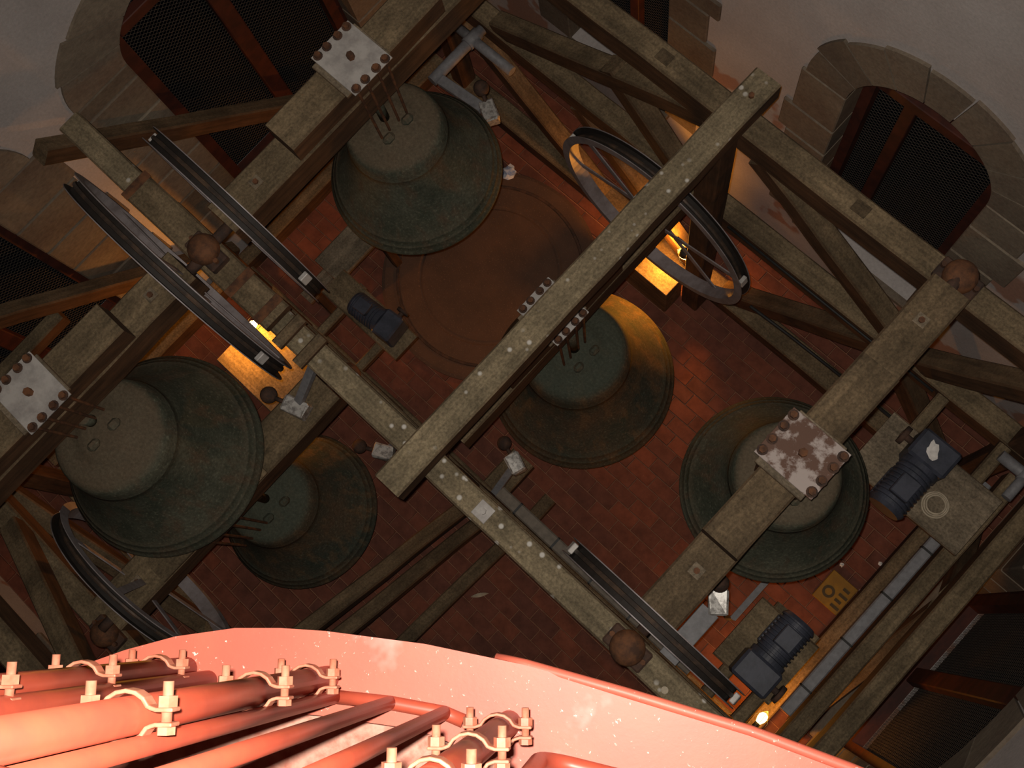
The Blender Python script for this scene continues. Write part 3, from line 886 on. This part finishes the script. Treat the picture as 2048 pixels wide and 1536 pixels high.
# ------------------------------------------------------------------ cable trunking with black bands
def trunking(label, p0, p1, wd, hg, bands, mat='trunk'):
    p0, p1 = Vector(p0), Vector(p1)
    tr = timber('cable_trunking', p0, p1, wd, hg, MT[mat], None, 0, 0.01)
    tag(tr, label, 'trunking', 'grey cable trunking')
    d = (p1 - p0).normalized()
    L = (p1 - p0).length
    for i in range(bands):
        q = p0 + d * L * (i + 0.5) / bands
        timber('black_band', q - d*0.008, q + d*0.008, wd + 0.008, hg + 0.008, MT['black'], tr, 0, 0.008)
trunking('grey trunking with black bands running along the cross timbers by the dark opening', (1.12, 0.18, 1.52), (1.12, 2.3, 1.52), 0.085, 0.07, 5)
trunking('grey brown trunking with black bands along the side of the speckled truss', (-1.3, Y1 + 0.135, ZL - 0.1), (0.45, Y1 + 0.135, ZL - 0.1), 0.09, 0.09, 5, 'trunk_brown')
o = empty('pipe_tee', (1.2, 2.35, ZL), 'pale grey pipe tee at the end of the wall side truss near the labelled motor', 'pipe')
rod('run_pipe', (1.0, 2.36, ZL + 0.045), (1.34, 2.36, ZL + 0.045), 0.04, MT['trunk'], o, 16)
rod('branch_pipe', (1.2, 2.36, ZL + 0.045), (1.2, 2.16, ZL + 0.045), 0.035, MT['trunk'], o, 16)
rod('coupling', (1.16, 2.36, ZL + 0.04), (1.24, 2.36, ZL + 0.04), 0.052, MT['trunk'], o, 16)
# thin steel flat bars near the right bell
o = timber('flat_bar', (0.5, 0.45, 0.75), (0.5, 1.55, 0.75), 0.05, 0.02, MT['trunk'], None, 0, 0.002)
tag(o, 'thin grey flat bar crossing under the ringed green bell', 'bar')
timber('support', (0.5, 0.46, 0.0), (0.5, 0.46, 0.74), 0.03, 0.03, MT['trunk'], o, 0, 0.002)
timber('support', (0.5, 1.54, 0.0), (0.5, 1.54, 0.74), 0.03, 0.03, MT['trunk'], o, 0, 0.002)

def cable(label, pts, r=0.011):
    tag(tube_path('black_strand', pts, r, MT['black'], None, 8), label, 'cable', 'black power cables')
cable('thin black strand lying along the inner edge of the wall side truss', [(-1.38, 2.435, ZL - 0.03), (-0.7, 2.44, ZL - 0.035), (0.0, 2.436, ZL - 0.03), (0.42, 2.435, ZL - 0.03)])  # thin black strand along the beam's upper inner edge
cable('black cable sagging from the wall side post to the labelled motor', [PZ(1500, 612, 1.2), PZ(1580, 672, 1.0), PZ(1660, 735, 1.0), PZ(1740, 800, 1.3), PZ(1800, 850, 1.85)], 0.013)
# ------------------------------------------------------------------ lamps
def lamp(label, bulb, wall_pt, power, aim, added_hood=False):
    bulb, wall_pt, aim = Vector(bulb), Vector(wall_pt), Vector(aim)
    l_ = empty('frame_lamp', wall_pt, label, 'lamp', 'orange frame lamps')
    d = (bulb - wall_pt).normalized()
    rod('back_plate', wall_pt, wall_pt + d*0.02, 0.075, MT['lamphouse'], l_, 20)
    rod('lamp_holder', wall_pt + d*0.02, bulb - d*0.04, 0.024, MT['lamphouse'], l_, 14)
    link('bulb', lathe_me('bulb', [(0, -0.05), (0.018, -0.045), (0.034, -0.005), (0.036, 0.02), (0.026, 0.045), (0, 0.055)], 18), MT['glow'], l_, bulb, frame_of(d), smooth=True)
    if added_hood:  # hood and shield added to hide the bulb and keep light off the wall
        box('added_wall_shield', bulb + Vector((-0.13, 0.055, -0.12)), bulb + Vector((0.08, 0.062, 0.1)), MT['lamphouse'], l_, 0.002)
        rod('added_hood', bulb + Vector((0, 0, 0.07)), bulb + Vector((0, 0, 0.1)), 0.055, MT['lamphouse'], l_, 24, 0.03)
    for a_ in range(4):                       # wire guard
        an = a_ * PI/2
        fr_ = frame_of(d)
        pts = [wall_pt + d*0.02 + fr_ @ Vector((0.06*math.cos(an), 0.06*math.sin(an), 0)), bulb + fr_ @ Vector((0.06*math.cos(an), 0.06*math.sin(an), 0)), bulb + d*0.075]
        tube_path('guard_wire', pts, 0.0025, MT['lamphouse'], l_, 6)
    li = bpy.data.lights.new('lamp_light', 'POINT')
    li.energy = power
    li.color = (1.0, 0.35, 0.035)
    li.shadow_soft_size = 0.05
    lo_ = bpy.data.objects.new('lamp_light', li)
    lo_.location = bulb + d * 0.10 - Vector((0, 0, 0.03 if added_hood else 0))
    C.objects.link(lo_)
timber('post', (-3.95, Y1, 0.195), (-3.95, Y1, ZL - 0.2), 0.14, 0.15, MT['beam_brown'], tr1)
lamp('bare glowing bulb on the speckled truss beside the wide channel wheel', (-3.95, -0.43, 0.98), (-3.95, -0.255, 0.98), 27, (0, 0, 0))
lamp('orange lamp with added hood and shield on the wall side post, lighting the middle bell', (-1.69, 2.39, 0.82), (-1.6055, 2.39, 0.82), 48, (0, 0, 0), True)
pl_ = PZ(1512, 1450, 0.55)
lamp('orange lamp low on the speckled truss, lighting the boxed trunking', (pl_.x, 0.04, 0.55), (pl_.x, -0.083, 0.55), 16, (0, 0, 0))
# boxed cabinet that catches the light of the middle lamp
sh = timber('lamp_shelf', (-4.05, -0.62, 0.78), (-3.35, -0.62, 0.78), 0.5, 0.04, MT['board'])
tag(sh, 'plank shelf lit bright yellow just below the bare glowing bulb', 'shelf')
for x in (-4.0, -3.4):
    timber('shelf_leg', (x, -0.83, 0.0), (x, -0.83, 0.76), 0.06, 0.06, MT['beam_low'], sh)
    timber('shelf_leg', (x, -0.41, 0.0), (x, -0.41, 0.76), 0.06, 0.06, MT['beam_low'], sh)
# low planks beside the dusty bell that catch the bulb's light
for (a0, b0), (a1, b1), z, ww, lb in (((655, 545), (745, 440), 1.0, 0.3, 'wide low plank beside the dusty bell, streaked orange by the bulb'), ((612, 598), (800, 415), 0.6, 0.14, 'narrow low plank glowing orange at the foot of the narrow channel wheel')):
    q0, q1 = PZ(a0, b0, z), PZ(a1, b1, z)
    q1.x = q0.x
    pk = timber('low_plank', q0, q1, ww, 0.06, MT['board'])
    tag(pk, lb, 'plank')
    for q in (q0 + (q1 - q0) * 0.08, q0 + (q1 - q0) * 0.92):
        timber('plank_leg', (q.x, q.y, 0.0), (q.x, q.y, z - 0.03), 0.08, 0.08, MT['beam_low'], pk)
o = empty('steel_cabinet', (-1.85, 2.28, 0.0), 'small steel cabinet glowing yellow in the lamp light by the wall side post', 'cabinet')
box('cabinet_body', (-2.12, 2.1, 0.0), (-1.63, 2.32, 0.55), MT['board'], o, 0.01)
box('lid', (-2.13, 2.09, 0.55), (-1.62, 2.33, 0.575), MT['board'], o, 0.004)

# ------------------------------------------------------------------ small things on the floor
p = PZ(1670, 1185, 0.02)
o = empty('yellow_sign', (p.x, p.y, 0.0), 'small yellow printed board lying on the bricks near the cross sill', 'sign')
box('panel', (p.x - 0.125, p.y - 0.14, 0.002), (p.x + 0.125, p.y + 0.14, 0.03), MT['yellow'], o, 0.004)
link('round_mark', lathe_me('round_mark', [(0.03, 0.0), (0.03, 0.002), (0.052, 0.002), (0.052, 0.0)], 24, closed=True), MT['print'], o, (p.x - 0.045, p.y - 0.03, 0.0302))
for k in range(4):
    box('print_bar', (p.x + 0.03, p.y - 0.11 + k*0.055, 0.0295), (p.x + 0.11 - 0.02*(k % 2), p.y - 0.085 + k*0.055, 0.033), MT['print'], o, 0.0003)
def crumple(name, p, r, mat, label, cat, group=None, sq=0.5):
    bm = bmesh.new()
    bmesh.ops.create_icosphere(bm, subdivisions=2, radius=r)
    for v_ in bm.verts:
        v_.co *= random.uniform(0.65, 1.25)
        v_.co.z = v_.co.z * sq
    zmin = min(v_.co.z for v_ in bm.verts)
    o = link(name, mk(bm, name), mat, None, (p.x, p.y, -zmin + p.z))
    return tag(o, label, cat, group)
crumple('plastic_bag', PZ(1018, 342, 0.05) - Vector((0, 0, 0.05)) + Vector((0, 0, 0.0)), 0.07, MT['bluewhite'], 'crumpled blue and white plastic bag on the floor past the dusty bell', 'bag')
for px, py in ((1722, 1182), (1737, 1172), (1683, 1130), (1760, 1128)):
    q = PZ(px, py, 0.0)
    crumple('paper_scrap', Vector((q.x, q.y, 0.003)), 0.018, MT['white'], 'tiny pale scrap on the bricks near the yellow board', 'scrap', 'scraps on the bricks')
# feather
q = PZ(960, 1190, 0.0)
bm = bmesh.new()
n = 10
up_, dn_ = [], []
for i in range(n + 1):
    s_ = i / n
    wv = 0.016 * math.sin(PI * min(1, s_*0.95 + 0.05)) + 0.001
    up_.append(bm.verts.new((-0.08 + 0.16*s_, wv, 0.002)))
    dn_.append(bm.verts.new((-0.08 + 0.16*s_, -wv, 0.002)))
mid = [bm.verts.new((-0.08 + 0.16*i/n, 0, 0.009)) for i in range(n + 1)]
for i in range(n):
    bm.faces.new((up_[i], mid[i], mid[i+1], up_[i+1]))
    bm.faces.new((mid[i], dn_[i], dn_[i+1], mid[i+1]))
fo = link('feather', mk(bm, 'feather'), MT['cream'], None, (q.x, q.y, 0.002), rz(0.95))
tag(fo, 'pale feather lying on the bricks near the short dark brace', 'feather')

# ------------------------------------------------------------------ gallery edge and railing below the camera
ZP = 7.3
edge_px = [(20, 1408), (80, 1368), (160, 1332), (250, 1300), (350, 1273), (470, 1256), (560, 1256), (650, 1262), (850, 1288), (1050, 1330), (1250, 1386), (1500, 1462), (1700, 1537), (1950, 1640)]
outer = [PZ(a_, b_, ZP) for a_, b_ in edge_px]
inn_dir = Vector((0.665, -0.747, 0))
plat = empty('gallery_platform', (0.0, -0.5, ZP), 'bright red painted steel gallery edge below the tubular railing', 'platform')
bm = bmesh.new()
inner = []
for i, p in enumerate(outer):
    a_, b_ = outer[max(0, i-1)], outer[min(len(outer)-1, i+1)]
    tg = (b_ - a_).normalized()
    nrm = Vector((tg.y, -tg.x, 0))
    inner.append(p + (nrm * 0.5 + inn_dir * 0.5).normalized() * (0.155 + 0.03 * max(0, i - 8)))
base = Vector((0, -0.5, ZP))
T_, B_ = [], []
for p, q in zip(outer, inner):
    T_.append((bm.verts.new(p - base), bm.verts.new(q - base)))
    B_.append((bm.verts.new(p - base - Vector((0, 0, 0.012))), bm.verts.new(q - base - Vector((0, 0, 0.012)))))
for i in range(len(T_) - 1):
    bm.faces.new((T_[i][0], T_[i][1], T_[i+1][1], T_[i+1][0]))
    bm.faces.new((B_[i][0], B_[i+1][0], B_[i+1][1], B_[i][1]))
    bm.faces.new((T_[i][0], T_[i+1][0], B_[i+1][0], B_[i][0]))
    bm.faces.new((T_[i][1], B_[i][1], B_[i+1][1], T_[i+1][1]))
bmesh.ops.recalc_face_normals(bm, faces=bm.faces)
link('edge_plate', mk(bm, 'edge_plate'), MT['red'], plat, base)
tube_path('rolled_lip', [p + Vector((0, 0, (-0.03, -0.012)[k] if k < 2 else -0.006)) for k, p in enumerate([outer[8].lerp(outer[9], 0.7)] + outer[9:])], 0.011, MT['red'], plat, 10)
# inner deck of tread plate, a little lower
bm = bmesh.new()
dk = [p + Vector((0, 0, -0.1)) for p in inner]
far = [p + inn_dir * 0.95 for p in dk]
c0 = Vector((0, -0.5, ZP - 0.1))
va = [bm.verts.new(p - inn_dir*0.02 - c0) for p in dk]
vb = [bm.verts.new(p - c0) for p in far]
for i in range(len(va) - 1):
    bm.faces.new((va[i], vb[i], vb[i+1], va[i+1]))
r_ = bmesh.ops.extrude_face_region(bm, geom=list(bm.faces))
for v_ in r_['geom']:
    if isinstance(v_, bmesh.types.BMVert):
        v_.co.z -= 0.01
bmesh.ops.recalc_face_normals(bm, faces=bm.faces)
link('tread_deck', mk(bm, 'tread_deck'), MT['tread'], plat, c0)
bm = bmesh.new()
for i in range(len(inner) - 1):
    a_, b_ = inner[i] - c0, inner[i+1] - c0
    bm.faces.new([bm.verts.new(v_) for v_ in (a_, b_, b_ - Vector((0, 0, 0.1)), a_ - Vector((0, 0, 0.1)))])
bmesh.ops.remove_doubles(bm, verts=bm.verts, dist=1e-5)
r_ = bmesh.ops.extrude_face_region(bm, geom=list(bm.faces))
for v_ in r_['geom']:
    if isinstance(v_, bmesh.types.BMVert):
        v_.co += inn_dir * 0.008
bmesh.ops.recalc_face_normals(bm, faces=bm.faces)
link('riser_plate', mk(bm, 'riser_plate'), MT['red'], plat, c0)

timber('support_beam', (0.75, -1.3, ZP - 0.2), (TX1 - 0.002, -1.3, ZP - 0.2), 0.12, 0.16, MT['redtube'], plat)
timber('support_beam', (0.3, -1.55, ZP - 0.2), (0.3, TY0 + 0.002, ZP - 0.2), 0.12, 0.16, MT['redtube'], plat)
rail = empty('gallery_railing', (-0.3, -0.5, ZP), 'red tubular railing with bolted pipe clamps on the gallery edge', 'railing')
RT, RB = 0.024, 0.0135
ZR = ZP + 1.32
def post_at(px, py, r, name, z0=ZP):
    p = PZ(px, py, ZP)
    rod(name, (p.x, p.y, z0), (p.x, p.y, ZR), r, MT['redtube'], rail, 20)
    return p
P0 = post_at(372, 1338, RT, 'post')
P0b = post_at(415, 1362, 0.021, 'post')
P1 = post_at(655, 1356, RT, 'post')
P2 = post_at(1018, 1446, RT, 'post')
f_ = [PZ(a_, b_, ZP) for a_, b_ in ((676, 1392), (785, 1404), (893, 1424))]
bars = [(f_[0], RB), (f_[1], RB), (f_[2], RB)]
ZB = ZP + 0.02
for p, r in bars:
    rod('baluster', (p.x, p.y, ZB), (p.x, p.y, ZR), r, MT['redtube'], rail, 16)
e2 = PZ(930, 1440, ZP)
tube_path('bottom_rail', [Vector((f_[0].x, f_[0].y, ZB)), Vector((f_[1].x, f_[1].y, ZB)), Vector((f_[2].x, f_[2].y, ZB)), Vector((e2.x, e2.y, ZB))], RB, MT['redtube'], rail, 14)
g0 = PZ(1085, 1512, ZP)
gd = (P2 - P1).normalized()
pts = [Vector((g0.x, g0.y, ZR)), Vector((g0.x, g0.y, ZP + 0.09))]
for k in range(1, 6):
    a_ = k * PI / 12 * 1.2
    pts.append(Vector((g0.x, g0.y, ZP + 0.09)) + gd * 0.06 * (1 - math.cos(a_)) - Vector((0, 0, 0.06 * math.sin(a_))))
pts.append(pts[-1] + gd * 0.45)
tube_path('panel_tube', pts, 0.0165, MT['redtube'], rail, 16)
# further bars towards the left end of the gallery
for a_, b_ in ((215, 1372), (120, 1402)):
    p = PZ(a_, b_, ZP)
    rod('baluster', (p.x, p.y, ZB), (p.x, p.y, ZR), RB, MT['redtube'], rail, 16)
tube_path('hand_rail', [Vector((p.x, p.y, ZR)) for p in (PZ(20, 1430, ZP), P0, P1, P2, P2 + gd * 0.5)], RT, MT['redtube'], rail, 18)
# clamps: two omega shaped half bands bolted together
WA = Vector((0.73, 0.683, 0)).normalized()
BA = Vector((-WA.y, WA.x, 0))
def clamp(c, z, r=RT):
    c = Vector((c.x, c.y, z))
    first = None
    for s in (1, -1):
        prof = []
        wl = 0.062
        prof.append((-wl, 0.006))
        prof.append((-0.040, 0.006))
        for k in range(9):
            a_ = PI - PI * k / 8
            prof.append(((r + 0.005) * 1.02 * math.cos(a_) * (1.0 if 0 < k < 8 else 1.12), max(0.008, (r + 0.004) * math.sin(a_))))
        prof.append((0.040, 0.006))
        prof.append((wl, 0.006))
        bm = bmesh.new()
        L_ = []
        th, hh = 0.0055, 0.013
        for i, (a_, b_) in enumerate(prof):
            a0, b0 = prof[max(0, i-1)]
            a1, b1 = prof[min(len(prof)-1, i+1)]
            tx, ty = a1 - a0, b1 - b0
            ln = math.hypot(tx, ty) or 1
            nx, ny = -ty/ln, tx/ln
            i_ = WA * a_ + BA * s * b_
            o_ = WA * (a_ + nx*th) + BA * s * (b_ + ny*th)
            L_.append([bm.verts.new(i_ - Vector((0, 0, hh))), bm.verts.new(o_ - Vector((0, 0, hh))), bm.verts.new(o_ + Vector((0, 0, hh))), bm.verts.new(i_ + Vector((0, 0, hh)))])
        for A_, B2 in zip(L_, L_[1:]):
            for k in range(4):
                bm.faces.new((A_[k], A_[(k+1) % 4], B2[(k+1) % 4], B2[k]))
        bm.faces.new(L_[0]); bm.faces.new(L_[-1])
        bmesh.ops.recalc_face_normals(bm, faces=bm.faces)
        es = [e for e in bm.edges if len(e.link_faces) == 2 and e.calc_face_angle(0) > 1.0]
        bmesh.ops.bevel(bm, geom=es, offset=0.002, segments=2, affect='EDGES', profile=0.5)
        o = link('pipe_clamp', mk(bm, 'pipe_clamp'), MT['redbolt'], rail, c)
        first = first or o
    for s in (-1, 1):
        q = c + WA * s * 0.050
        rod('bolt', q - BA*0.014, q + BA*0.042, 0.0066, MT['redbolt'], first, 14)
        rod('nut', q + BA*0.0115, q + BA*0.025, 0.0128, MT['redbolt'], first, 6)
        rod('bolt_head', q - BA*0.0115, q - BA*0.021, 0.012, MT['redbolt'], first, 6)
for z in (7.44, 7.72):
    clamp(P0, z)
    clamp(P1, z)
clamp(P0, 8.02)
clamp(P1, 8.17)
clamp(P2, 7.47)
clamp(P2, 7.80)
clamp(P2, 8.1)
